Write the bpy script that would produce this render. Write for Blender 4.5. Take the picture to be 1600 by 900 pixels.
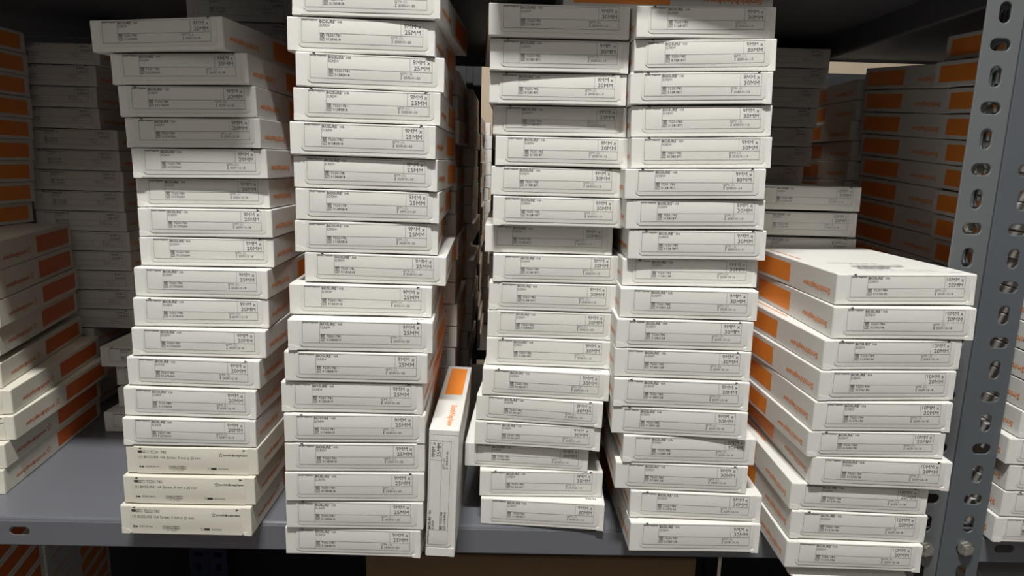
import bpy, bmesh, math, random
from mathutils import Matrix, Vector, noise
random.seed(7)
S = bpy.context.scene
for o in list(bpy.data.objects):
    bpy.data.objects.remove(o)

# ------------------------------------------------------------------ camera
cam_data = bpy.data.cameras.new('camera')
cam_data.sensor_width = 36.0
cam_data.lens = 1038.81 * 36.0 / 1600.0
cam_data.clip_start = 0.01
cam = bpy.data.objects.new('camera', cam_data)
S.collection.objects.link(cam)
PITCH, YAW, ROLL = 0.185496, 0.016212, -0.027257
fw = Vector((math.sin(YAW) * math.cos(PITCH), math.cos(YAW) * math.cos(PITCH), -math.sin(PITCH)))
r0 = Vector((math.cos(YAW), -math.sin(YAW), 0))
d0 = fw.cross(r0)
rt = r0 * math.cos(ROLL) + d0 * math.sin(ROLL)
dn = fw.cross(rt)
m = Matrix((rt, -dn, -fw)).transposed().to_4x4()
m.translation = Vector((0, -0.59404, 0.34798))
cam.matrix_world = m
S.camera = cam

# ------------------------------------------------------------------ light
S.view_settings.view_transform = 'Standard'
S.view_settings.look = 'None'
S.view_settings.exposure = 0.0
S.view_settings.gamma = 1.0
S.view_settings.use_curve_mapping = False
world = bpy.data.worlds.new('room_light')
S.world = world
world.use_nodes = True
world.node_tree.nodes['Background'].inputs[0].default_value = (1.0, 0.91, 0.85, 1)
world.node_tree.nodes['Background'].inputs[1].default_value = 0.122


def area(name, loc, target, sx, sy, power, col):
    l = bpy.data.lights.new(name, 'AREA')
    l.shape = 'RECTANGLE'
    l.size, l.size_y, l.energy, l.color = sx, sy, power, col
    o = bpy.data.objects.new(name, l)
    S.collection.objects.link(o)
    o.location = loc
    o.rotation_euler = (Vector(target) - Vector(loc)).to_track_quat('-Z', 'Y').to_euler()
    return o


area('aisle_lamp', (-0.05, -0.77, 2.0), (0.0, 0.0, 0.2), 0.36, 0.08, 55.0, (1.0, 0.985, 0.95))
area('front_fill', (0.0, -1.75, 1.95), (0.0, 0.0, 0.2), 2.0, 1.1, 6.5, (1.0, 0.955, 0.88))  # added soft fill, lifts the shaded carton fronts
area('rear_aisle_lamp', (0.25, 1.45, 1.75), (0.1, 0.9, 0.3), 0.6, 0.3, 9.0, (1.0, 0.86, 0.68))


# ------------------------------------------------------------------ materials
def mat(name, col, rough=0.5, metal=0.0, spec=0.5, noise_scale=None, amount=0.0, bump=0.0, bump_scale=200.0, coat=0.0):
    m = bpy.data.materials.new(name)
    m.use_nodes = True
    nt = m.node_tree
    b = nt.nodes['Principled BSDF']
    b.inputs['Base Color'].default_value = (*col, 1)
    b.inputs['Roughness'].default_value = rough
    b.inputs['Metallic'].default_value = metal
    b.inputs['Specular IOR Level'].default_value = spec
    b.inputs['Coat Weight'].default_value = coat
    tc = nt.nodes.new('ShaderNodeTexCoord')
    if noise_scale:
        n = nt.nodes.new('ShaderNodeTexNoise')
        n.inputs['Scale'].default_value = noise_scale
        n.inputs['Detail'].default_value = 4
        nt.links.new(tc.outputs['Object'], n.inputs['Vector'])
        mx = nt.nodes.new('ShaderNodeMix')
        mx.data_type = 'RGBA'
        mx.inputs[6].default_value = (*[c * (1 - amount) for c in col], 1)
        mx.inputs[7].default_value = (*[min(1, c * (1 + amount)) for c in col], 1)
        nt.links.new(n.outputs['Fac'], mx.inputs[0])
        nt.links.new(mx.outputs[2], b.inputs['Base Color'])
    if bump:
        n2 = nt.nodes.new('ShaderNodeTexNoise')
        n2.inputs['Scale'].default_value = bump_scale
        n2.inputs['Detail'].default_value = 3
        nt.links.new(tc.outputs['Object'], n2.inputs['Vector'])
        bp = nt.nodes.new('ShaderNodeBump')
        bp.inputs['Strength'].default_value = bump
        bp.inputs['Distance'].default_value = 0.0006
        nt.links.new(n2.outputs['Fac'], bp.inputs['Height'])
        nt.links.new(bp.outputs['Normal'], b.inputs['Normal'])
    return m


CARD = mat('white_cardboard', (0.71, 0.703, 0.668), 0.42, spec=0.4, noise_scale=30, amount=0.04, bump=0.25, bump_scale=60)
CREAM = mat('cream_cardboard', (0.67, 0.65, 0.56), 0.5, spec=0.3, noise_scale=30, amount=0.05, bump=0.35, bump_scale=50)
PAPER = mat('label_paper', (0.675, 0.668, 0.632), 0.38, spec=0.45, noise_scale=45, amount=0.03, bump=0.2, bump_scale=70)
INK = mat('black_ink', (0.035, 0.033, 0.035), 0.5)
GREYINK = mat('grey_ink', (0.10, 0.097, 0.097), 0.5)
ORANGE = mat('orange_ink', (0.86, 0.275, 0.040), 0.4, noise_scale=20, amount=0.05)
ORANGE_RED = mat('orange_red_ink', (0.60, 0.135, 0.03), 0.45, noise_scale=20, amount=0.05)
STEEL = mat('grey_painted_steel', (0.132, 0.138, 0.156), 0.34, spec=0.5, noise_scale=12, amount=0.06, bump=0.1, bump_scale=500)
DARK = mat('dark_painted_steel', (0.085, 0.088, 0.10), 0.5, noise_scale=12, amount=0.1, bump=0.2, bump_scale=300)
UPRIGHT = mat('upright_painted_steel', (0.125, 0.136, 0.140), 0.36, spec=0.5, noise_scale=18, amount=0.05, bump=0.10, bump_scale=600)
BLUEGREY = mat('blue_grey_painted_steel', (0.090, 0.104, 0.116), 0.36, spec=0.5, noise_scale=18, amount=0.05, bump=0.10, bump_scale=600)
SHADE_BLACK = mat('shade_black', (0.018, 0.018, 0.021), 0.6, noise_scale=12, amount=0.1)  # near-black tone standing in for deep shade behind the racks
NAVY = mat('navy_painted_steel', (0.05, 0.068, 0.14), 0.4, noise_scale=12, amount=0.1)
ZINC = mat('zinc_plated_steel', (0.55, 0.54, 0.50), 0.28, metal=0.9, noise_scale=60, amount=0.15)
KRAFT = mat('kraft_cardboard', (0.17, 0.108, 0.056), 0.75, spec=0.2, noise_scale=25, amount=0.12, bump=0.4, bump_scale=90)
TAPE = mat('brown_packing_tape', (0.24, 0.15, 0.07), 0.3, noise_scale=40, amount=0.05)
WALL = mat('beige_wall_paint', (0.66, 0.56, 0.42), 0.8, noise_scale=6, amount=0.05)
FLOOR = mat('grey_floor_vinyl', (0.50, 0.48, 0.45), 0.5, noise_scale=8, amount=0.1)

# ------------------------------------------------------------------ helpers
COL = S.collection


def link(name, mesh, parent=None, **props):
    o = bpy.data.objects.new(name, mesh)
    COL.objects.link(o)
    if parent is not None:
        o.parent = parent
    for k, v in props.items():
        o[k] = v
    return o


def to_mesh(bm, name, mats, smooth=False):
    me = bpy.data.meshes.new(name)
    bmesh.ops.recalc_face_normals(bm, faces=bm.faces)
    bm.to_mesh(me)
    bm.free()
    for x in mats:
        me.materials.append(x)
    if smooth:
        for p in me.polygons:
            p.use_smooth = True
    return me


def bm_box(bm, x0, x1, y0, y1, z0, z1, mi=0, bevel=0.0, seg=2):
    r = bmesh.ops.create_cube(bm, size=1)
    vs = r['verts']
    for v in vs:
        v.co = Vector(((x0 + x1) / 2 + v.co.x * (x1 - x0), (y0 + y1) / 2 + v.co.y * (y1 - y0), (z0 + z1) / 2 + v.co.z * (z1 - z0)))
    fs = list({f for v in vs for f in v.link_faces})
    for f in fs:
        f.material_index = mi
    if bevel:
        es = list({e for v in vs for e in v.link_edges})
        r = bmesh.ops.bevel(bm, geom=es, offset=bevel, segments=seg, affect='EDGES', profile=0.5)
        for f in r['faces']:
            f.material_index = mi


def extrude_poly(bm, pts, n0, n1, frame, mi=0):
    """pts: 2D outline; frame(u, v, n) -> Vector."""
    a = [bm.verts.new(frame(u, v, n0)) for u, v in pts]
    b = [bm.verts.new(frame(u, v, n1)) for u, v in pts]
    k = len(pts)
    fs = [bm.faces.new(a), bm.faces.new(b[::-1])]
    for i in range(k):
        fs.append(bm.faces.new((a[i], b[i], b[(i + 1) % k], a[(i + 1) % k])))
    for f in fs:
        f.material_index = mi


def bm_quad(bm, ps, mi=0):
    f = bm.faces.new([bm.verts.new(p) for p in ps])
    f.material_index = mi
    return f


_text_cache = {}


def text_geo(s, bold=False):
    """Flat glyph triangles of a string with cap height 1, starting at x = 0."""
    key = (s, bold)
    if key in _text_cache:
        return _text_cache[key]
    cu = bpy.data.curves.new('t', 'FONT')
    cu.body = s
    cu.size = 1.0
    cu.resolution_u = 2
    if bold:
        cu.offset = 0.018
    ob = bpy.data.objects.new('t', cu)
    COL.objects.link(ob)
    me = bpy.data.meshes.new_from_object(ob)
    vs = [(v.co.x, v.co.y) for v in me.vertices]
    fs = [tuple(p.vertices) for p in me.polygons]
    bpy.data.objects.remove(ob)
    bpy.data.curves.remove(cu)
    bpy.data.meshes.remove(me)
    x0 = min(v[0] for v in vs)
    x1 = max(v[0] for v in vs)
    cap = 0.70
    vs = [((x - x0) / (x1 - x0), y / cap) for x, y in vs]
    _text_cache[key] = (vs, fs)
    return vs, fs


def bm_text(bm, s, u0, u1, v_base, cap, frame, mi=0, bold=False, flip=False):
    """Write s so it spans u0..u1 with its baseline at v_base (v grows downward)."""
    vs, fs = text_geo(s, bold)
    out = []
    for x, y in vs:
        u = u0 + x * (u1 - u0)
        v = v_base - y * cap
        if flip:
            u = u0 + u1 - u
            v = 2 * (v_base - cap / 2) - v
        out.append(bm.verts.new(frame(u, v)))
    for f in fs:
        try:
            bm.faces.new([out[i] for i in f]).material_index = mi
        except ValueError:
            pass


def bm_rect(bm, u0, u1, v0, v1, frame, mi=0):
    nu = max(1, int(round(abs(u1 - u0) / 0.005)))
    nv = max(1, int(round(abs(v1 - v0) / 0.0025)))
    if nu * nv > 120:
        nu = nv = 1
    g = [[bm.verts.new(frame(u0 + (u1 - u0) * i / nu, v0 + (v1 - v0) * j / nv)) for j in range(nv + 1)] for i in range(nu + 1)]
    for i in range(nu):
        for j in range(nv):
            bm.faces.new((g[i][j], g[i][j + 1], g[i + 1][j + 1], g[i + 1][j])).material_index = mi


def bm_frame(bm, u0, u1, v0, v1, t, frame, mi=0):
    bm_rect(bm, u0, u1, v0, v0 + t, frame, mi)
    bm_rect(bm, u0, u1, v1 - t, v1, frame, mi)
    bm_rect(bm, u0, u0 + t, v0 + t, v1 - t, frame, mi)
    bm_rect(bm, u1 - t, u1, v0 + t, v1 - t, frame, mi)


# ------------------------------------------------------------------ carton meshes
W, H, D = 0.12, 0.0264, 0.1818
# every carton mesh has its origin at the middle of the bottom front edge; the front faces -y


def star(bm, cu, cv, r, frame, mi):
    for k in range(5):
        a = k * math.tau / 5 - math.pi / 2
        c, s = math.cos(a), math.sin(a)
        p = []
        for (l, w) in ((0.35, -0.16), (0.35, 0.16), (1.0, 0.10), (1.0, -0.10)):
            p.append(frame(cu + r * (l * c - w * s), cv + r * (l * s + w * c)))
        bm_quad(bm, p, mi)


def carton_body(seed, old=False):
    bm = bmesh.new()
    bm_box(bm, -W / 2, W / 2, 0, D, 0, H - 0.0001, 0, 0.0008, 2)
    for co, no in [((x, 0, 0), (1, 0, 0)) for x in (-0.045, -0.03, -0.015, 0, 0.015, 0.03, 0.045)] + \
                  [((0, y, 0), (0, 1, 0)) for y in (0.02, 0.05, 0.08, 0.11, 0.14, 0.165)] + [((0, 0, H / 2), (0, 0, 1))]:
        bmesh.ops.bisect_plane(bm, geom=bm.verts[:] + bm.edges[:] + bm.faces[:], plane_co=co, plane_no=no)
    for v in bm.verts:
        q = v.co * 22 + Vector((seed * 7.3, seed * 3.1, seed))
        n = noise.noise_vector(q)
        edge_x = max(0.0, 1 - (abs(v.co.x) / (W / 2)) ** 4)
        if v.co.y > 0.004:
            v.co.x += n.x * 0.00010
        v.co.z -= edge_x * 0.00035 * (1 if v.co.z > H / 2 else -1) * (1 + n.z)
        if v.co.y < 0.003:
            v.co.y += 0.0002 * n.y
    e = 0.00016

    def top(s, u):
        return Vector((u, s, H + 0.00002))
    for side in (1, -1):
        if side > 0:
            fr = lambda s, v: Vector((W / 2 + e * 0.9, s, H - v))
        else:
            fr = lambda s, v: Vector((-W / 2 - e * 0.9, s, H - v))
        # big orange panel towards the back, upside-down name towards the front
        bm_rect(bm, D * 0.49, D * 0.95, H * 0.18, H * 0.84, fr, 1)
        s0, s1 = (0.05, 0.33) if not old else (0.09, 0.36)
        word = 'SmithNephew' if not old else 'smith&nephew'
        a, b_ = D * s0, D * s1
        cap = H * (0.20 if not old else 0.17)
        if side > 0:
            bm_text(bm, word, a, b_, H * 0.75, cap, fr, 1, True, flip=True)
        else:
            # on this side the front is at the right when one looks at it
            fl = lambda s, v: Vector((-W / 2 - e * 0.9, D - s, H - v))
            bm_text(bm, word, D - b_, D - a, H * 0.75, cap, fl, 1, True, flip=True)
        if old:
            star(bm, b_ + 0.006 if side > 0 else a - 0.005, H * 0.60, 0.0042, fr, 1)
    # thin orange margin on the back half of the lid
    bm_quad(bm, [top(D * .49, -W / 2 + .008), top(D * .49, -W / 2 + .0095), top(D * .95, -W / 2 + .0095), top(D * .95, -W / 2 + .008)], 1)
    # tuck slot line of the lid at both side edges
    me = to_mesh(bm, 'carton_body', [CREAM if old else CARD, ORANGE_RED if old else ORANGE])
    return me


def flap_outline(u0, u1, v0, v1, r, n=5):
    pts = [(u0, v0)]
    pts.append((u0, v1 - r))
    for k in range(1, n + 1):
        a = math.pi - k * (math.pi / 2) / n
        pts.append((u0 + r + r * math.cos(a), v1 - r + r * math.sin(a)))
    for k in range(1, n + 1):
        a = math.pi / 2 - k * (math.pi / 2) / n
        pts.append((u1 - r + r * math.cos(a), v1 - r + r * math.sin(a)))
    pts.append((u1, v0))
    return pts


def front(u, v, n=0.0):
    return Vector((-W / 2 + u, -n, H - v))


def belly(u, v):
    """how far the tucked end panel bulges outwards."""
    a = min(1.0, max(0.0, v / (H * .86)))
    b = min(1.0, max(0.0, (u / W - .077) / .878))
    return 0.00075 * math.sin(math.pi * a) * (math.sin(math.pi * b) ** 0.35 if 0 < b < 1 else 0.0)


def front_b(u, v, n=0.0):
    return front(u, v, n + belly(u, v))


def front_flap(old=False):
    bm = bmesh.new()
    if old:
        pts = flap_outline(W * .075, W * .925, 0.0012, H * .985, 0.0008)
    else:
        pts = flap_outline(W * .077, W * .955, 0.0008, H * .86, 0.0042)
    extrude_poly(bm, pts, -0.0002, 0.0003, lambda u, v, n: front(u, v, n))
    for k in range(1, 12):
        bmesh.ops.bisect_plane(bm, geom=bm.verts[:] + bm.edges[:] + bm.faces[:], plane_co=(-W / 2 + W * k / 12, 0, 0), plane_no=(1, 0, 0))
    for k in range(1, 8):
        bmesh.ops.bisect_plane(bm, geom=bm.verts[:] + bm.edges[:] + bm.faces[:], plane_co=(0, 0, H * k / 8), plane_no=(0, 0, 1))
    es = [e for e in bm.edges if all(abs(v.co.y + 0.0003) < 1e-6 for v in e.verts)]
    for v in bm.verts:
        if v.co.y < 0:
            v.co.y -= belly(v.co.x + W / 2, H - v.co.z)
    me = to_mesh(bm, 'front_flap', [CREAM if old else PAPER], smooth=True)
    me.set_sharp_from_angle(angle=math.radians(30))
    return me


def label_mesh(size1, size2, ref, lot, date):
    bm = bmesh.new()
    n = 0.00043
    fr = lambda u, v: front_b(u, v, n)
    U = lambda a: a * W
    V = lambda a: a * H
    t = 0.00022
    b_ = 0.735
    bm_frame(bm, U(.098), U(.918), V(.055), V(b_), t, fr, 1)
    bm_rect(bm, U(.217), U(.217) + t, V(.055), V(b_), fr, 1)
    bm_rect(bm, U(.217), U(.918), V(.445), V(.445) + t, fr, 1)
    bm_rect(bm, U(.768), U(.768) + t, V(.055), V(.445), fr, 1)
    bm_text(bm, 'Smith', U(.101), U(.141), V(.105), V(.05), fr, 0, True)
    bm_text(bm, '+', U(.142), U(.149), V(.090), V(.04), fr, 0, True)
    bm_text(bm, 'Nephew', U(.150), U(.209), V(.105), V(.05), fr, 0, True)
    bm_text(bm, 'BIOSURE', U(.222), U(.322), V(.158), V(.083), fr, 0, True)
    bm_text(bm, 'TM', U(.324), U(.333), V(.105), V(.03), fr, 0)
    bm_text(bm, 'HA', U(.343), U(.374), V(.158), V(.083), fr, 0)
    bm_text(bm, 'SCREW', U(.222), U(.292), V(.265), V(.073), fr, 1)
    for i, (code, num) in enumerate((('REF', ref), ('LOT', lot))):
        vb = .535 + i * .115
        bm_frame(bm, U(.224), U(.253), V(vb - .082), V(vb + .012), t, fr, 0)
        bm_text(bm, code, U(.2275), U(.2495), V(vb - .008), V(.056), fr, 0, i == 0)
        bm_text(bm, num, U(.264), U(.363), V(vb), V(.068), fr, 0)
    bm_text(bm, size1, U(.781 if len(size1) > 5 else .789), U(.905), V(.225), V(.125), fr, 1)
    bm_text(bm, size2, U(.795), U(.902), V(.40), V(.125), fr, 1)
    bm_text(bm, 'QTY: (1)', U(.703), U(.783), V(.545), V(.066), fr, 1)
    # hourglass
    for s in (-1, 1):
        c = V(.62)
        bm_quad(bm, [fr(U(.706), c + s * V(.036)), fr(U(.706), c + s * V(.03)), fr(U(.715), c + s * V(.03)), fr(U(.715), c + s * V(.036))], 0)
        bm.faces.new([bm.verts.new(fr(*p)) for p in ((U(.7065), c + s * V(.03)), (U(.7145), c + s * V(.03)), (U(.7105), c))])
    bm_text(bm, date, U(.727), U(.838), V(.65), V(.066), fr, 1)
    return to_mesh(bm, 'label', [INK, GREYINK])


def arrow_mesh(which, v=.022):
    bm = bmesh.new()
    arrows(bm, lambda u, v: front_b(u, v, 0.00045), .125 if which & 1 else None, .900 if which & 2 else None, v)
    return to_mesh(bm, 'arrow_print', [INK])


def arrows(bm, fr, a, b, v=.022):
    for c, s in ((a, -1), (b, 1)):
        if c is None:
            continue
        bm.faces.new([bm.verts.new(fr(*p)) for p in ((W * c + s * .0017, H * v), (W * c - s * .0016, H * (v - .038)), (W * c - s * .0008, H * v))])
        bm.faces.new([bm.verts.new(fr(*p)) for p in ((W * c + s * .0017, H * v), (W * c - s * .0008, H * v), (W * c - s * .0016, H * (v + .045)))])


def old_label(date, lot):
    bm = bmesh.new()
    fr = lambda u, v: front_b(u, v, 0.00042)
    U = lambda a: a * W
    V = lambda a: a * H
    t = 0.0002
    bm_rect(bm, U(.087), U(.118), V(.145), V(.225), fr, 0)
    bm_frame(bm, U(.120), U(.170), V(.145), V(.225), t, fr, 0)
    bm_text(bm, 'CAT', U(.124), U(.148), V(.21), V(.05), fr, 0)
    bm_text(bm, '72201780', U(.182), U(.302), V(.235), V(.098), fr, 1)
    bm_text(bm, '(1) BIOSURE', U(.090), U(.240), V(.42), V(.088), fr, 1)
    bm_text(bm, 'HA Screw, 9 mm x 20 mm', U(.258), U(.562), V(.42), V(.088), fr, 1)
    bm_rect(bm, U(.092), U(.101), V(.70), V(.77), fr, 0)
    bm_rect(bm, U(.106), U(.126), V(.715), V(.765), fr, 0)
    bm_text(bm, date, U(.138), U(.240), V(.755), V(.055), fr, 1)
    bm_frame(bm, U(.315), U(.447), V(.69), V(.80), t, fr, 0)
    bm_text(bm, 'STERILE', U(.325), U(.392), V(.775), V(.06), fr, 0)
    bm_frame(bm, U(.400), U(.438), V(.70), V(.79), t, fr, 0)
    bm_text(bm, 'EO', U(.407), U(.428), V(.77), V(.045), fr, 0)
    bm_text(bm, 'no latex', U(.345), U(.425), V(.865), V(.04), fr, 0)
    bm_frame(bm, U(.612), U(.636), V(.735), V(.81), t, fr, 0)
    bm_rect(bm, U(.638), U(.678), V(.735), V(.81), fr, 0)
    bm_text(bm, lot, U(.690), U(.770), V(.80), V(.055), fr, 1)
    star(bm, U(.715), V(.25), .0021, fr, 0)
    bm_text(bm, 'smith&nephew', U(.735), U(.918), V(.285), V(.072), fr, 0, True)
    arrows(bm, fr, .105, .895, .075)
    return to_mesh(bm, 'label', [INK, GREYINK])


def corner_tab(side, old=False):
    """Small tuck ear that pokes out at a lower front corner."""
    bm = bmesh.new()
    if side < 0:
        pts = [(0.0003, H * .80), (0.0003, H * .985), (W * .06, H * .985), (W * .072, H * .955), (W * .070, H * .90), (W * .055, H * .84), (W * .02, H * .80)]
    else:
        pts = [(W * .962, H * .52), (W * .962, H * .87), (W * .94, H * .90), (W * .94, H * .985), (W * .9975, H * .995), (W * .9975, H * .52)]
    extrude_poly(bm, pts, -0.0004, 0.0007, lambda u, v, n: front(u, v, n * (0.25 + 1.6 * (v / H - .5))))
    return to_mesh(bm, 'corner_tab', [CREAM if old else CARD])


def side_strip(side, old=False):
    """Dust-flap strip next to the front flap, a fold apart from the body."""
    bm = bmesh.new()
    u0, u1 = (0.0004, W * .068) if side < 0 else (W * .962, W - .0004)
    extrude_poly(bm, [(u0, 0.0012), (u0, H * .96), (u1, H * .96), (u1, 0.0012)], -0.0002, 0.0003, lambda u, v, n: front(u, v, n))
    return to_mesh(bm, 'dust_flap', [CREAM if old else CARD])


def lid_print(size, ref):
    """Print on the front third of the lid, read from the front."""
    bm = bmesh.new()
    z = H + 0.0004
    fr = lambda u, v: Vector((-W / 2 + u, v, z))     # v measured from the front edge to the back
    up = lambda u, v: Vector((-W / 2 + u, 0.074 - v, z))
    bm_text(bm, 'SmithNephew', .022, .046, .012, .0022, up, 0, True)
    bm_text(bm, 'BIOSURE HA', .040, .066, .0185, .0026, up, 0, True)
    bm_text(bm, 'SCREW ' + size, .040, .086, .0235, .002, up, 1)
    rnd = random.Random(5)
    x = .034
    while x < .080:
        w = rnd.choice((.0003, .0003, .0006, .0009))
        bm_rect(bm, x, x + w, .030, .036, up, 0)
        x += w + rnd.choice((.0003, .0004, .0006))
    x = .034
    while x < .062:
        w = rnd.choice((.0003, .0003, .0006, .0009))
        bm_rect(bm, x, x + w, .040, .046, up, 0)
        x += w + rnd.choice((.0003, .0004, .0006))
    bm_text(bm, 'REF ' + ref, .034, .052, .053, .002, up, 1)
    bm_text(bm, 'QTY: (1)   STERILE   Rx ONLY', .058, .096, .053, .0022, up, 0)
    bm_text(bm, 'Do not re-use   Do not use if package is damaged', .034, .096, .059, .0018, up, 1)
    bm_text(bm, 'Keep dry', .102, .112, .066, .0024, up, 0, True)
    return to_mesh(bm, 'lid_print', [INK, GREYINK])

# ------------------------------------------------------------------ racks and room
def ray_stadium(cu, cv, du, dv, sw, sh):
    """distance from the slot centre to its outline in direction (du, dv)."""
    r = min(sw, sh) / 2
    a, b = max(0, sw / 2 - r), max(0, sh / 2 - r)
    lo, hi = 0.0, max(sw, sh)
    for _ in range(30):
        t = (lo + hi) / 2
        x, y = abs(du * t), abs(dv * t)
        d = math.hypot(max(0, x - a), max(0, y - b)) - r
        if d < 0:
            lo = t
        else:
            hi = t
    return lo


def slot_cell(bm, frame, u0, u1, v0, v1, cu=None, cv=None, sw=0, sh=0, k=8):
    outer = []
    for i in range(k):
        outer.append((u0 + (u1 - u0) * i / k, v0))
    for i in range(k):
        outer.append((u1, v0 + (v1 - v0) * i / k))
    for i in range(k):
        outer.append((u1 - (u1 - u0) * i / k, v1))
    for i in range(k):
        outer.append((u0, v1 - (v1 - v0) * i / k))
    ov = [bm.verts.new(frame(*p)) for p in outer]
    if cu is None:
        bm.faces.new(ov)
        return
    inner = []
    for (u, v) in outer:
        du, dv = u - cu, v - cv
        l = math.hypot(du, dv)
        t = ray_stadium(cu, cv, du / l, dv / l, sw, sh)
        inner.append((cu + du / l * t, cv + dv / l * t))
    iv = [bm.verts.new(frame(*p)) for p in inner]
    n = len(ov)
    for i in range(n):
        bm.faces.new((ov[i], ov[(i + 1) % n], iv[(i + 1) % n], iv[i]))


def sheet(bm, name, mats, thick=0.0016, bevel=0.0004):
    bmesh.ops.remove_doubles(bm, verts=bm.verts, dist=0.00002)
    me = to_mesh(bm, name, mats)
    return me, thick, bevel


def add_sheet(name, sh, parent, offset=0.0):
    me, t, b = sh
    o = link(name, me, parent)
    md = o.modifiers.new('thickness', 'SOLIDIFY')
    md.thickness = t
    md.offset = offset
    md.use_even_offset = name == 'upright'
    if b:
        bv = o.modifiers.new('soft_edges', 'BEVEL')
        bv.width = b
        bv.segments = 2
        bv.limit_method = 'ANGLE'
        bv.angle_limit = math.radians(40)
    return o


SLOT_Z0, SLOT_P = 0.48455, 0.026198


def upright_mesh(x_out, x_corner, cx, side_dir, mats, i0=-3, i1=46, depth=0.039, y=0.0):
    """Slotted angle: front flange from x_out to x_corner, side flange going back from x_corner."""
    bm = bmesh.new()
    u0, u1 = min(x_out, x_corner), max(x_out, x_corner)
    for i in range(i0, i1):
        zc = SLOT_Z0 - SLOT_P * i
        vert = (i % 2 == 0)
        sw, sh = (0.0098, 0.0172) if vert else (0.0172, 0.0100)
        slot_cell(bm, lambda u, v: Vector((u, y, v)), u0, u1, zc - SLOT_P / 2, zc + SLOT_P / 2, cx, zc, sw, sh)
        slot_cell(bm, lambda u, v: Vector((x_corner, y + u, v)), 0, depth, zc - SLOT_P / 2, zc + SLOT_P / 2, depth * .55, zc, sw, sh)
    return sheet(bm, 'upright', mats, 0.0018, 0.0008)


def shelf_mesh(x0, x1, z, depth, holes, mats, lip=0.0278, rear=True):
    bm = bmesh.new()
    r = 0.0035
    fr = lambda u, v: Vector((u, 0, z - v))
    cuts = sorted(holes)
    x = x0
    for c in cuts:
        slot_cell(bm, fr, x, c - .02, r, lip)
        slot_cell(bm, fr, c - .02, c + .02, r, lip, c, .0135, .0195, .0086)
        x = c + .02
    slot_cell(bm, fr, x, x1, r, lip)
    prof = [(0, -r)] + [(r - r * math.cos(a), -r + r * math.sin(a)) for a in [k * math.pi / 2 / 6 for k in range(1, 7)]] + [(depth - 0.002, 0), (depth, -.002), (depth, -lip if rear else -.004)]
    for (ya, za), (yb, zb) in zip(prof[:-1], prof[1:]):
        bm_quad(bm, [(x0, ya, z + za), (x1, ya, z + za), (x1, yb, z + zb), (x0, yb, z + zb)])
    # bottom return of the front lip and the two side lips
    bm_quad(bm, [(x0, 0, z - lip), (x1, 0, z - lip), (x1, .009, z - lip), (x0, .009, z - lip)])
    for xs in (x0, x1):
        bm_quad(bm, [(xs, r, z - .0005), (xs, depth - .002, z - .0005), (xs, depth - .002, z - lip), (xs, r, z - lip)])
    s = sheet(bm, 'shelf_board', mats, 0.0012, 0)
    for p in s[0].polygons:
        p.use_smooth = abs(p.normal.y) > .05 and .05 < abs(p.normal.z)
    return s


def hex_nut_mesh(r=0.0070, h=0.0054, stub=0.0022):
    """Nut on a bolt end, axis along -y, base at y = 0."""
    bm = bmesh.new()
    pts = [(r * math.cos(k * math.pi / 3 + .3), r * math.sin(k * math.pi / 3 + .3)) for k in range(6)]
    extrude_poly(bm, pts, 0.001, h, lambda u, v, n: Vector((u, -n, v)))
    es = [e for e in bm.edges if all(v.co.y < -h + 1e-5 for v in e.verts)]
    bmesh.ops.bevel(bm, geom=es, offset=0.0011, segments=2, affect='EDGES')
    # washer
    pts = [(r * 1.05 * math.cos(k * math.tau / 24), r * 1.05 * math.sin(k * math.tau / 24)) for k in range(24)]
    extrude_poly(bm, pts, 0.0, 0.0012, lambda u, v, n: Vector((u, -n, v)))
    # threaded stub: stacked rings
    n = 20
    rr = r * .56
    prev = None
    ys = [h - .001 + stub * k / 12 for k in range(13)]
    for k, yy in enumerate(ys):
        q = rr * (0.9 if k % 2 else 1.0) * (0.8 if k == 12 else 1)
        ring = [bm.verts.new((q * math.cos(a * math.tau / n), -yy, q * math.sin(a * math.tau / n))) for a in range(n)]
        if prev:
            for a in range(n):
                bm.faces.new((prev[a], prev[(a + 1) % n], ring[(a + 1) % n], ring[a]))
        prev = ring
    bm.faces.new(prev)
    return to_mesh(bm, 'nut', [ZINC])


def thing(name, label, cat, loc=(0, 0, 0), rot=(0, 0, 0), group=None):
    o = bpy.data.objects.new(name, None)
    COL.objects.link(o)
    o.empty_display_size = 0.02
    o.location = loc
    o.rotation_euler = rot
    o['label'] = label
    o['category'] = cat
    assert 4 <= len(label.split()) <= 16, label
    if group:
        o['group'] = group
    return o


SHELF_D = 0.53
rack = thing('shelving_rack', 'grey steel shelving rack carrying the tall front stacks of white cartons', 'shelving')
add_sheet('shelf_board', shelf_mesh(-0.995, 0.4345, 0.0, SHELF_D, [-0.4595, -0.5005, 0.36], [STEEL]), rack, -1)['label'] = 'grey shelf board under the front stacks'
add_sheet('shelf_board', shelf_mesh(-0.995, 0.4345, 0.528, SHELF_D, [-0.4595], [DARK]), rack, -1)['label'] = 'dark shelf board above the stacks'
add_sheet('shelf_board', shelf_mesh(-0.995, 0.4345, -0.53, SHELF_D, [], [STEEL]), rack, -1)['label'] = 'lower shelf board under the cardboard carton'
add_sheet('upright', upright_mesh(0.4042, 0.4365, 0.4206, 1, [UPRIGHT], y=-0.0022), rack)
add_sheet('upright', upright_mesh(-1.03, -0.996, -1.013, 1, [UPRIGHT], y=-0.0022), rack)
NUT = hex_nut_mesh()
for i in (3, 5, 7, 12):
    o = link('nut', NUT, rack)
    o.location = (0.4352, 0.019, SLOT_Z0 - SLOT_P * i)
    o.rotation_euler = (0, 0, -math.pi / 2)
    o.scale = (.72, .8, .72)
o = link('nut', NUT, rack)
o.location = (0.4225, -0.0032, -0.0135)
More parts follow.
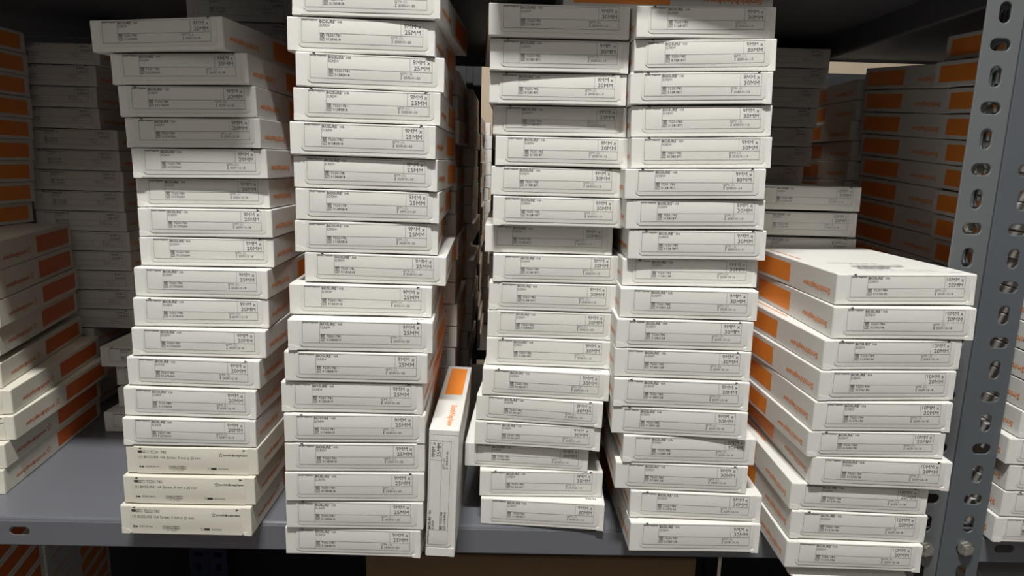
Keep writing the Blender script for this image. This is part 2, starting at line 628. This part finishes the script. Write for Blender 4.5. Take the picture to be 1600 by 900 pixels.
# added black sheet stands in for deep shade behind the shelves, open at gap
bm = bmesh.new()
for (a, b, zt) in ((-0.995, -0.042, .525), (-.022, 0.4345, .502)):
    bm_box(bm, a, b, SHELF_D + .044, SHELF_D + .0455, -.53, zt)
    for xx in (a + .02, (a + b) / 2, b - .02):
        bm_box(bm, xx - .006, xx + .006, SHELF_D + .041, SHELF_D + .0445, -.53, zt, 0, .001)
link('shade_backing', to_mesh(bm, 'shade_backing', [SHADE_BLACK]), rack)

rack2 = thing('shelving_rack', 'grey steel shelving rack at the right edge with a hexagonal nut on its upright', 'shelving')
add_sheet('shelf_board', shelf_mesh(0.4415, 1.37, 0.0, SHELF_D, [0.503], [STEEL]), rack2, -1)
add_sheet('shelf_board', shelf_mesh(0.4415, 1.37, 0.528, SHELF_D, [], [STEEL], rear=False), rack2, -1)
add_sheet('shelf_board', shelf_mesh(0.4415, 1.37, -0.53, SHELF_D, [], [STEEL]), rack2, -1)
add_sheet('upright', upright_mesh(0.4785, 0.4395, 0.4625, -1, [BLUEGREY], y=-0.0022), rack2)
add_sheet('upright', upright_mesh(1.371, 1.41, 1.39, -1, [BLUEGREY], y=-0.0022), rack2)
o = link('nut', NUT, rack2)
o.location = (0.4618, -0.0032, -0.0118)
o['label'] = 'zinc hexagonal nut on a bolt end'
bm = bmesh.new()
bm_box(bm, .4415, 1.37, SHELF_D + .044, SHELF_D + .0455, -.53, .512)  # added sheet, paints the deep shade behind the right rack
link('shade_backing', to_mesh(bm, 'shade_backing', [SHADE_BLACK]), rack2)

# two navy rear uprights, seen under the shelf
for (xo, xc) in ((-.5660, -.5330), (-.4975, -.5300)):
    add_sheet('upright', upright_mesh(xo, xc, (xo + xc) / 2, 1, [NAVY], -1, 66, y=SHELF_D + .0025), rack)['label'] = 'navy rear upright'

FZ = -1.25
bm = bmesh.new()
bm_box(bm, -4, 4, -2.5, 2.2, FZ - .02, FZ)
link('floor', to_mesh(bm, 'floor', [FLOOR]), kind='structure')
bm = bmesh.new()
bm_box(bm, -4, 4, 1.9, 1.95, FZ, 2.4)
link('wall_back', to_mesh(bm, 'wall_back', [WALL]), kind='structure')

# ------------------------------------------------------------------ cartons
SIZES = {
    '20': ('9MM x', '20MM', '72201780', '51276204', '2029-12-18'),
    '25': ('9MM x', '25MM', '72201781', '51283818', '2030-01-20'),
    '25b': ('9MM x', '25MM', '72201781', '51283819', '2030-01-20'),
    '30': ('9MM x', '30MM', '72201782', '51281871', '2030-01-13'),
    '30b': ('9MM x', '30MM', '72201782', '51283847', '2030-01-20'),
    '30c': ('9MM x', '30MM', '72201782', '51283128', '2029-10-16'),
    '10': ('10MM x', '20MM', '72201784', '51276196', '2029-12-18'),
}
LABELS = {k: label_mesh(*v) for k, v in SIZES.items()}
LABELS['old1'] = old_label('2028-06-01', '50332402')
LABELS['old2'] = old_label('2027-09-06', '50332302')
BODIES = [carton_body(s) for s in range(1, 6)]
OLD_BODIES = [carton_body(s, True) for s in range(8, 10)]
ARROWS = {k: arrow_mesh(k) for k in (1, 2, 3)}
FLAP, OLD_FLAP = front_flap(), front_flap(True)
TAB_L, TAB_R = corner_tab(-1), corner_tab(1)
OTAB_L, OTAB_R = corner_tab(-1, True), corner_tab(1, True)
STRIP_L, STRIP_R = side_strip(-1), side_strip(1)
OSTRIP_L, OSTRIP_R = side_strip(-1, True), side_strip(1, True)
LID = {'20': lid_print('9MM x 20MM', '72201780'), '25': lid_print('9MM x 25MM', '72201781'),
       '30': lid_print('9MM x 30MM', '72201782'), '10': lid_print('10MM x 20MM', '72201784')}

PROTO = {}
rng = random.Random(11)


def proto(kind, body, lid, tabs, arrow=0):
    """One carton with all its parts, built once; later ones are copied from it."""
    root = bpy.data.objects.new('carton', None)
    root.empty_display_size = 0.02
    COL.objects.link(root)
    old = kind.startswith('old')
    link('body', (OLD_BODIES[body % 2] if old else BODIES[body]), root)
    if kind != 'plain':
        link('front_flap', OLD_FLAP if old else FLAP, root)
        link('dust_flap', OSTRIP_L if old else STRIP_L, root)
        link('dust_flap', OSTRIP_R if old else STRIP_R, root)
        link('label', LABELS[kind], root)
        if arrow and not old:
            link('arrow_print', ARROWS[arrow], root)
        if tabs & 1:
            link('corner_tab', OTAB_L if old else TAB_L, root)
        if tabs & 2:
            link('corner_tab', OTAB_R if old else TAB_R, root)
        if lid:
            link('lid_print', LID[lid], root)
    return root


def copy_carton(src):
    r = src.copy()
    COL.objects.link(r)
    for ch in src.children:
        c = ch.copy()
        COL.objects.link(c)
        c.parent = r
    return r


def carton(kind, x, y, z, label, group, yaw=0.0, roll=0.0, h=H, body=None, lid=None, tabs=None, ydepth=1.0, wiggle=1.0, tilt=0.0):
    if not 4 <= len(label.split()) <= 16: print('LONG', label)
    body = rng.randrange(5) if body is None else body
    tabs = rng.choice((0, 1, 2, 2, 3)) if tabs is None else tabs
    key = (kind, body, lid, tabs, rng.choice((0, 0, 1, 1, 2, 3)))
    if key not in PROTO:
        PROTO[key] = proto(*key)
        o = PROTO[key]
    else:
        o = copy_carton(PROTO[key])
    o.location = (x, y, z)
    o.rotation_euler = (tilt, math.radians(roll), math.radians(yaw))
    o.scale = (1, ydepth, h / H)
    for c in o.children:
        if c.name.startswith('label'):
            a = math.radians(rng.gauss(0, .25)) * wiggle
            dx, dz = rng.gauss(0, .0005) * wiggle, abs(rng.gauss(0, .0002)) * wiggle
            # turn about the label centre
            cx, cz = 0.0, H * .4
            c.rotation_euler = (0, a, 0)
            c.location = (dx + cx - (cx * math.cos(a) + cz * math.sin(a)), 0, -dz + cz - (-cx * math.sin(a) + cz * math.cos(a)))
    o['label'] = label
    o['category'] = 'box'
    o['group'] = group
    return o


ORD = ['top', 'second', 'third', 'fourth', 'fifth', 'sixth', 'seventh', 'eighth', 'ninth', 'tenth', 'eleventh', 'twelfth',
       'thirteenth', 'fourteenth', 'fifteenth', 'sixteenth', 'seventeenth', 'eighteenth', 'nineteenth', 'twentieth']


def nth(i, n):
    if i == 0:
        return 'topmost'
    if i == n - 1:
        return 'bottom'
    return ORD[i] + ' from top'


ROWS_LEFT = [
    (-0.2964, 0.0012, -7.52, 0.46, 0.4337, -1.7),
    (-0.2818, 0.0076, -2.7, 0.4333, 0.4071, -1.47),
    (-0.278, 0.0106, -0.6, 0.4067, 0.38, -1.29),
    (-0.2754, 0.0115, -2.01, 0.3796, 0.3537, -1.27),
    (-0.2713, 0.0119, -0.58, 0.3533, 0.3271, -1.12),
    (-0.2729, 0.0189, 0.03, 0.3267, 0.3005, -0.92),
    (-0.27, 0.0133, 0.47, 0.3001, 0.2741, -0.51),
    (-0.2699, 0.0134, 1.97, 0.2736, 0.2472, -0.3),
    (-0.2724, 0.003, 0.12, 0.2467, 0.22, -0.02),
    (-0.2726, 0.0006, 2.94, 0.2195, 0.1931, 0.19),
    (-0.2735, -0.0063, 0.89, 0.1926, 0.1667, 0.52),
    (-0.2781, -0.0109, -0.92, 0.1661, 0.1394, 0.53),
    (-0.2812, -0.0145, -0.52, 0.1388, 0.1117, 0.47),
    (-0.2816, -0.0182, 0.55, 0.1111, 0.0849, 0.4),
    (-0.2805, -0.0185, 0.07, 0.0842, 0.0577, 0.07),
    (-0.283, -0.0226, 0.15, 0.0572, 0.0298, 0.04),
    (-0.2863, -0.0256, -0.16, 0.0293, 0.0008, 0.09),
]
ROWS_CENTRE_LEFT = [
    (-0.114, -0.0288, -3.54, 0.486, 0.4596, 0.85),
    (-0.1185, -0.0267, -1.14, 0.459, 0.432, 0.55),
    (-0.111, -0.0282, 2.38, 0.4314, 0.4042, 0.53),
    (-0.1137, -0.0299, 0.42, 0.4037, 0.3772, 0.45),
    (-0.117, -0.0332, -1.01, 0.3767, 0.3497, 0.38),
    (-0.1157, -0.0299, -0.87, 0.3494, 0.3229, 0.25),
    (-0.1142, -0.0303, 1.38, 0.3225, 0.2962, 0.32),
    (-0.1152, -0.0298, 3.46, 0.2958, 0.2691, 0.41),
    (-0.1079, -0.0317, 1.31, 0.2686, 0.2433, 0.76),
    (-0.1193, -0.0383, 2.46, 0.2429, 0.2162, 0.59),
    (-0.1168, -0.0538, 2.33, 0.2157, 0.189, 0.54),
    (-0.1207, -0.0551, 0.23, 0.1885, 0.162, 0.27),
    (-0.1248, -0.0534, 0.03, 0.1614, 0.1344, 0.01),
    (-0.1225, -0.0553, 1.4, 0.1339, 0.1082, -0.08),
    (-0.1226, -0.0554, 1.53, 0.1077, 0.0815, -0.12),
    (-0.123, -0.0565, 1.31, 0.0811, 0.0541, -0.09),
    (-0.1238, -0.0559, -0.04, 0.0536, 0.0275, -0.13),
    (-0.1261, -0.0546, -1.34, 0.0272, 0.0006, 0.02),
]
ROWS_CENTRE = [
    (0.044, -0.0005, 2.58, 0.4804, 0.4538, -0.59),
    (0.0454, 0.0045, 1.28, 0.4532, 0.4263, -0.43),
    (0.0451, 0.0081, -1.14, 0.4259, 0.3995, -0.43),
    (0.0488, 0.0151, -0.6, 0.3991, 0.373, -0.35),
    (0.0515, 0.0154, -1.55, 0.3723, 0.3459, -0.18),
    (0.0482, 0.0169, -0.37, 0.3454, 0.3191, -0.11),
    (0.0505, 0.0152, -0.69, 0.3187, 0.2919, -0.04),
    (0.0434, 0.0212, -0.12, 0.2916, 0.2652, -0.09),
    (0.0517, 0.0209, 0.44, 0.2648, 0.2384, -0.05),
    (0.0483, 0.0202, -0.95, 0.2379, 0.2111, 0.13),
    (0.0475, 0.0201, -0.59, 0.2107, 0.1847, 0.37),
    (0.0469, 0.017, -1.62, 0.1844, 0.1573, 0.56),
    (0.0438, 0.0056, -2.93, 0.157, 0.1302, 0.7),
    (0.0384, 0.0042, -5.25, 0.1299, 0.1049, 0.75),
    (0.0377, 0.0022, -3.43, 0.1046, 0.0803, 0.68),
    (0.0281, 0.0072, -3.02, 0.0802, 0.0553, 0.51),
    (0.0434, 0.0069, 1.1, 0.0553, 0.0282, 0.28),
    (0.0447, -0.0008, -4.01, 0.0281, 0.0001, 0.07),
]
ROWS_CENTRE_RIGHT = [
    (0.167, -0.0081, 4.86, 0.481, 0.4555, -2.22),
    (0.1674, -0.0091, -0.24, 0.4549, 0.4287, -1.92),
    (0.1657, -0.0101, -2.15, 0.4281, 0.4015, -1.72),
    (0.1686, -0.0077, -2.23, 0.4009, 0.3747, -1.68),
    (0.1695, -0.0116, -2.32, 0.3743, 0.3481, -1.61),
    (0.1644, -0.0182, -2.08, 0.3476, 0.3214, -1.57),
    (0.1672, -0.0162, -1.39, 0.3208, 0.2953, -1.41),
    (0.1709, -0.0157, -1.91, 0.2948, 0.2686, -1.18),
    (0.1678, -0.017, -1.98, 0.2681, 0.2436, -0.94),
    (0.1653, -0.0228, -3.54, 0.2431, 0.2165, -0.58),
    (0.1629, -0.0257, -2.36, 0.216, 0.1897, -0.32),
    (0.1625, -0.0272, -2.93, 0.1893, 0.163, -0.24),
    (0.1626, -0.0305, -2.76, 0.1625, 0.1362, -0.15),
    (0.1625, -0.0313, -4.64, 0.1357, 0.1098, 0.03),
    (0.1737, -0.0305, -1.04, 0.1094, 0.0833, 0.15),
    (0.1685, -0.0304, -2.0, 0.0829, 0.0565, 0.15),
    (0.1829, -0.0328, -1.94, 0.056, 0.0296, 0.22),
    (0.1829, -0.0387, 0.57, 0.0293, 0.0004, 0.07),
]
ROWS_RIGHT = [
    (0.3432, -0.044, 0.8, 0.265, 0.2382, -1.08),
    (0.3405, -0.0517, -1.0, 0.2376, 0.2099, -0.96),
    (0.3336, -0.053, 2.12, 0.2093, 0.1833, -0.6),
    (0.3316, -0.0551, 2.51, 0.1828, 0.1565, -0.52),
    (0.3294, -0.0579, 0.64, 0.156, 0.1295, -0.44),
    (0.327, -0.058, 0.77, 0.129, 0.1057, -0.11),
    (0.3324, -0.0612, -2.08, 0.1053, 0.0787, 0.36),
    (0.3189, -0.0564, -1.71, 0.0783, 0.0532, 0.73),
    (0.3209, -0.0578, -1.11, 0.0529, 0.0262, 0.69),
    (0.3181, -0.0616, -1.44, 0.0259, 0.0, 0.34),
]


def tall_stack(rows, kind_of, phrase, group, lids=(), tabs={}, push={}, looks={}):
    n = len(rows)
    for i, (x, y, yaw, zt, zb, roll) in enumerate(rows):
        k = kind_of(i)
        y += push.get(i, 0)
        adj = looks.get(i, 'white')
        o = carton(k, x, y, zb, '%s carton, %s of the %s' % (adj, nth(i, n), phrase), group, yaw, roll, zt - zb,
                   lid=lids.get(i) if lids else None, tabs=tabs.get(i))


tall_stack(ROWS_LEFT, lambda i: '20' if i < 14 else ('old1' if i < 16 else 'old2'),
           'leftmost front stack printed 9MM x 20MM', 'cartons in the leftmost front stack',
           tabs={16: 3, 15: 0, 14: 0, 0: 0, 13: 1}, looks={0: 'overhanging white', 14: 'cream', 15: 'cream', 16: 'cream'})
tall_stack(ROWS_CENTRE_LEFT, lambda i: '25b' if i in (10, 11, 12) else '25',
           'front stack printed 9MM x 25MM', 'cartons in the 9MM x 25MM front stack',
           lids={10: '25', 8: '25'}, tabs={17: 2, 6: 2, 1: 2}, looks={8: 'askew white', 10: 'forward-set white'})
tall_stack(ROWS_CENTRE, lambda i: '30b' if i == 10 else '30',
           'left 9MM x 30MM front stack', 'cartons in the left 9MM x 30MM front stack',
           lids={17: '30', 12: '30'}, tabs={0: 2, 12: 2, 13: 2, 14: 2, 17: 2}, push={7: .006, 14: .002, 15: .003, 3: .003},
           looks={7: 'shaded white', 15: 'shifted shaded white'})
tall_stack(ROWS_CENTRE_RIGHT, lambda i: '30' if i < 8 else '30c',
           'right 9MM x 30MM front stack', 'cartons in the right 9MM x 30MM front stack',
           lids={17: '30'}, tabs={17: 2, 0: 0}, push={8: .007}, looks={8: 'shaded white'})
tall_stack(ROWS_RIGHT, lambda i: '10', 'right front stack printed 10MM x 20MM', 'cartons in the 10MM x 20MM front stack',
           lids={0: '10', 6: '10', 7: '10', 9: '10'}, tabs={0: 2, 4: 2, 6: 2, 9: 2})

# loose bottom flap under the lowest 10MM x 20MM carton
low = [o for o in bpy.data.objects if o.get('label', '').startswith('white carton, bottom of the right front stack printed')][0]
bm = bmesh.new()
extrude_poly(bm, flap_outline(W * .05, W * .945, 0.0, 0.030, 0.006), -0.0003, 0.0003,
             lambda u, v, n: Vector((-W / 2 + u, 0.0300 - v + 0.0015, -0.0004 + n - .0095 * (v / .03))))
link('bottom_flap', to_mesh(bm, 'bottom_flap', [CARD]), low, label='loose white flap hanging below the carton')

# carton standing on its long side between the 25MM and 30MM stacks
V_X, V_Y, V_YAW, V_LEAN = -0.04937, -0.05278, -0.01039, 0.0257
# its printed left edge points down: turn about the depth axis by -90 degrees (label reads upwards)
R = Matrix.Rotation(V_YAW, 4, 'Z') @ Matrix.Rotation(V_LEAN, 4, 'Y')
Mv = Matrix.Translation((V_X, V_Y, 0.0)) @ R @ Matrix.Translation((H / 2, 0, W / 2 + .0006)) @ Matrix.Rotation(-math.pi / 2, 4, 'Y')
up = carton('25', 0, 0, 0, 'white carton standing upright on its narrow side between two tall front stacks', 'single cartons', body=2, tabs=1)
up.rotation_euler = Mv.to_euler()
up.location = Mv.translation

# carton lying crosswise on top of the two 30MM stacks
t = carton('30', 0.2290, 0.075, 0.4816, 'shaded carton lying crosswise on top of the two 9MM x 30MM front stacks', 'single cartons', yaw=90, body=1, tabs=0)


def back_stack(kind, n, zs, xs, ys, yaws, phrase, group, ydepth=1.0, hs=None, first=0, plain_from=99, old_body=False, jitter=.0015):
    """zs: bottom heights, top carton first."""
    for i in range(n):
        k = kind if not callable(kind) else kind(i)
        k = 'plain' if i >= plain_from else k
        hh = hs[i] if hs else (zs[i - 1] - zs[i] - .0003 if i else H)
        carton(k, xs[i] + rng.uniform(-jitter, jitter), ys[i] + rng.uniform(-jitter, jitter), zs[i],
               '%s carton, %s of the %s' % ('dim white', nth(i, n), phrase), group, yaws[i] + rng.uniform(-.6, .6), 0, hh,
               ydepth=ydepth)


def pos_from_corner(fx, fy, yaw, side):
    """centre of the front edge from a front corner (side +1: right corner known)."""
    a = math.radians(yaw)
    return fx - side * W / 2 * math.cos(a), fy - side * W / 2 * math.sin(a)


# --- far-left stack whose long sides carry the orange panels
front_r = [(-.508, .070), (-.508, .070), (-.508, .069), (-.511, .068), (-.512, .0675), (-.5005, .0625), (-.4975, .058), (-.5023, .0476), (-.5037, .0445)]
yaws = [15, 15, 14, 14, 13, 10, 8, 8.2, 8.0]
zb = [.2270, .1975, .1690, .1395, .1060, .0795, .0530, .0265, .0003]
zt = [.2560, .2267, .1970, .1685, .1320, .1057, .0792, .0527, .0262]
for i in range(9):
    x, y = pos_from_corner(*front_r[i], yaws[i], 1)
    carton('old1', x, y, zb[i], 'white carton with orange side panel, %s of the lower far-left stack' % nth(i, 9),
           'cartons in the far-left stack', yaws[i], 0, zt[i] - zb[i], ydepth=1.19, body=i % 2)
kx = [-.602, -.601, -.602, -.601, -.603, -.605, -.607, -.609, -.614]
for i in range(9):
    z = .2562 + (8 - i) * .0262
    ky = .285 - D
    carton('20', kx[i] - W / 2, ky, z, 'dim carton with orange side panel, %s of the upper far-left stack' % nth(i, 9),
           'cartons in the far-left stack', 0, 0, .0259, body=i % 5)

# --- second row, left: dim tall stack between the far-left stack and the 20MM stack
ge = [-.520, -.527, -.528, -.527, -.506, -.505, -.503, -.504, -.503, -.501, -.502, -.500, -.500, -.501, -.56, -.56, -.56, -.56]
gz = [.110 + (13 - i) * .0267 for i in range(14)] + [.0822, .0549, .0276, .0003]
for i in range(18):
    carton('20', ge[i] - W / 2, .302, gz[i], 'dim white carton, %s of the shaded stack behind the far-left stack' % nth(i, 18),
           'cartons in the shaded left back stack', rng.uniform(-1, 1), 0, .0264)
hx = [-.5054, -.492, -.487, -.4965]
hy = [.2236, .2303, .2228, .2050]
for i in range(4):
    carton('20', hx[i] + W / 2, hy[i], .0003 + (3 - i) * .0266, 'dim white carton, %s of the short stack behind the leftmost front stack' % nth(i, 4),
           'cartons in the short left back stack', rng.uniform(-1, 1), 0, .0263, lid='20')

# --- second row behind the 20MM stack
for i in range(19):
    z = .4985 - i * .0268 if i < 18 else .0003
    carton('20', -.3050 + rng.uniform(-.004, .004), .212, max(.0003, .4985 - i * .02768), 'dim white carton, %s of the stack behind the leftmost front stack' % nth(i, 19),
           'cartons behind the leftmost front stack', rng.uniform(-1.5, 1.5), 0, .0272)

# --- second row behind the 30MM stacks, right: two bright cartons and a dim tall stack
for i in range(12):
    xr = .3935 if i == 0 else (.3925 if i == 1 else .396)
    z = .3055 if i == 0 else (.2770 if i == 1 else (11 - i) * .0275 + .0003)
    hh = .0268 if i < 2 else .0270
    carton('10', xr - W / 2, .140 if i < 2 else .144, z, 'dim 10MM x 20MM carton, %s of the stack behind the right front stack' % nth(i, 12),
           'cartons behind the 10MM x 20MM front stack', 0 if i < 2 else rng.uniform(-1, 1), 0, hh, lid='10' if i == 0 else None)
ne = [.4315, .431, .423, .4225, .419, .4205, .411]
nz = [.482 - i * .0243 for i in range(7)]
for i in range(20):
    if i < 7:
        x, y, z, hh = ne[i] - W / 2, .330, .4835 - i * .0258, .0255
    else:
        x, y, z, hh = .350, .335, .3030 - (i - 7) * .02522, .0249
    carton('30', x, y, z, 'dim white carton, %s of the shaded stack behind the 9MM x 30MM stacks' % nth(i, 20),
           'cartons in the shaded right back stack', rng.uniform(-.8, .8), 0, hh)

# --- right-hand rack: front stack seen through and beside the upright, leaning forward as it rises
r_front = [.4800, .4805, .486, .487, .488, .489, .490, .490, .491, .491, .490, .490, .490, .488, .4802, .485, .484, .4805]
r_back = [.483, .474, .490, .490, .494, .497, .492, .495, .499, .498, .498, .497, .497, .496, .495, .494, .490, .484]
for i in range(18):
    lv = 17 - i
    z = lv * .0268 + .0003 + {0: .0042, 1: .0027, 2: .0015, 3: .0006}.get(i, 0)
    yaw = math.degrees(math.atan2(r_front[i] - r_back[i], D))
    x, y = pos_from_corner(r_front[i], -.012, yaw, -1)
    carton('10', x, y, z, 'white carton with orange side panel, %s of the stack right of the upright' % nth(i, 18),
           'cartons in the right-hand rack', yaw, 0, .0263, lid='10' if i > 11 else None, tilt=.095 * (lv / 17) ** 1.2 * {0: .66, 1: .75, 2: .83, 3: .90, 4: .96}.get(i, 1))
p_x = [.494, .4945, .4955, .499, .5015, .5025, .505, .505, .504, .503, .505, .504, .503, .505, .504, .505, .504]
for i in range(17):
    lv = 16 - i
    z = lv * .0277 + .0003
    carton('10', p_x[i] + W / 2, .1735, z, 'dim carton with orange side panel, %s of the second row in right rack' % nth(i, 17),
           'cartons in the second row of the right-hand rack', rng.uniform(-.4, .4), 0, .0273, tilt=.100 * (lv / 16) ** 1.4)

for i in range(17):
    carton('10', .488 + W / 2 + rng.uniform(-.005, .005), .362, (16 - i) * .0280 + .0003, 'dim carton, %s of the third row in the right-hand rack' % nth(i, 17),
           'cartons in the third row of the right-hand rack', rng.uniform(-.5, .5), 0, .0276)

# --- rows behind the 25MM stack, seen through the dark gap
for row, (xr, y0, ph) in enumerate(((-.052, .168, 'near stack inside the dark central gap'),
                                    (-.045, .3485, 'deeper stack inside the dark central gap'))):
    for i in range(17):
        carton('25', xr - W / 2 + rng.uniform(-.005, .004), y0, .0003 + (16 - i) * .0268 * .98, 'dim carton, %s of the %s' % (nth(i, 17), ph),
               'cartons in the gap row %s' % ('one', 'two')[row], rng.uniform(-1, 1), 0, .0258)
for i in range(17):
    carton('30', .048 + rng.uniform(-.004, .004), .2215, .0003 + (16 - i) * .0262, 'dim carton, %s of the stack behind the left 9MM x 30MM stack' % nth(i, 17),
           'cartons behind the 9MM x 30MM stacks', rng.uniform(-1, 1), 0, .0258)
# rack across the rear aisle
rack4 = thing('shelving_rack', 'dim steel rack of cartons beyond the gap between stacks', 'shelving')
bm = bmesh.new()
bm_box(bm, -.6, .25, .62, 1.10, -.02, 0, 0, .002)
link('shelf_board', to_mesh(bm, 'shelf_board', [DARK]), rack4)
for xx in (-.6, .22):
    for yy in (.62, 1.07):
        bm = bmesh.new()
        bm_box(bm, xx, xx + .03, yy, yy + .03, FZ, .6, 0, .002)
        link('upright', to_mesh(bm, 'upright', [DARK]), rack4)
for row, (xr, y0) in enumerate(((-.040, .64), (-.028, .83))):
    for i in range(16):
        carton('25', xr - W / 2 + rng.uniform(-.004, .003), y0, .0003 + (15 - i) * .0268,
               'carton, %s of the %s stack on the rack beyond the gap' % (nth(i, 16), ('near', 'far')[row]),
               'cartons on the rack beyond the gap', rng.uniform(-1, 1), 0, .0264)

# --- upper shelf: unseen cartons added over the front edge to shade the stacks
for (xx, yy, n, nm) in ((-.630, -.074, 4, 'farthest left'), (-.506, -.075, 4, 'far left'), (-.384, -.077, 5, 'left'), (-.260, -.078, 5, 'centre left'), (-.105, -.012, 6, 'centre'), (.045, -.043, 5, 'centre right'), (.172, -.042, 6, 'right'), (.335, .012, 4, 'far right')):
    for i in range(n):
        carton('old1' if yy < -.1 else '20', xx, yy, .5292 + (n - 1 - i) * .0266, 'unseen shading carton, %s of the %s stack on the upper shelf' % (nth(i, n), nm),
               'unseen shading cartons on the upper shelf', rng.uniform(-1, 1), 0, .0263, ydepth=1.19 if yy < -.1 else 1.0)

# --- lower shelf
kb = thing('cardboard_box', 'plain brown cardboard shipping box on the lower shelf', 'box', (0.04, 0.06, -.529))
bm = bmesh.new()
bm_box(bm, -.18, .18, 0, .30, 0, .46, 0, .003)
link('body', to_mesh(bm, 'body', [KRAFT]), kb)
for s in (0, 1):
    bm = bmesh.new()
    bm_box(bm, -.179, .179, .002 + .1495 * s, .1465 + .1515 * s, .4605, .4635, 0, .0008)
    link('flap', to_mesh(bm, 'flap', [KRAFT]), kb)
for i in range(17):
    x, y = pos_from_corner(-.521, -.03, 14, 1)
    carton('old1', x, y, -.529 + (16 - i) * .0266, 'dim carton with orange side, %s of the left stack below the shelf' % nth(i, 17),
           'cartons on the lower shelf', 14, 0, .0263, ydepth=1.19, body=i % 2)
for i in range(13):
    x, y = pos_from_corner(-.632, .264, 12, 1)
    carton('20', x, y, -.529 + (12 - i) * .0266, 'dim carton with orange side, %s of the back left stack below the shelf' % nth(i, 13),
           'cartons on the lower shelf', 12, 0, .0263, ydepth=1.19, body=i % 5)
for i in range(17):
    carton('10', .53 + W / 2, .04, -.529 + (16 - i) * .0266, 'dim carton, %s of the stack under the right-hand shelf' % nth(i, 17),
           'cartons on the lower right shelf', -3, 0, .0263)
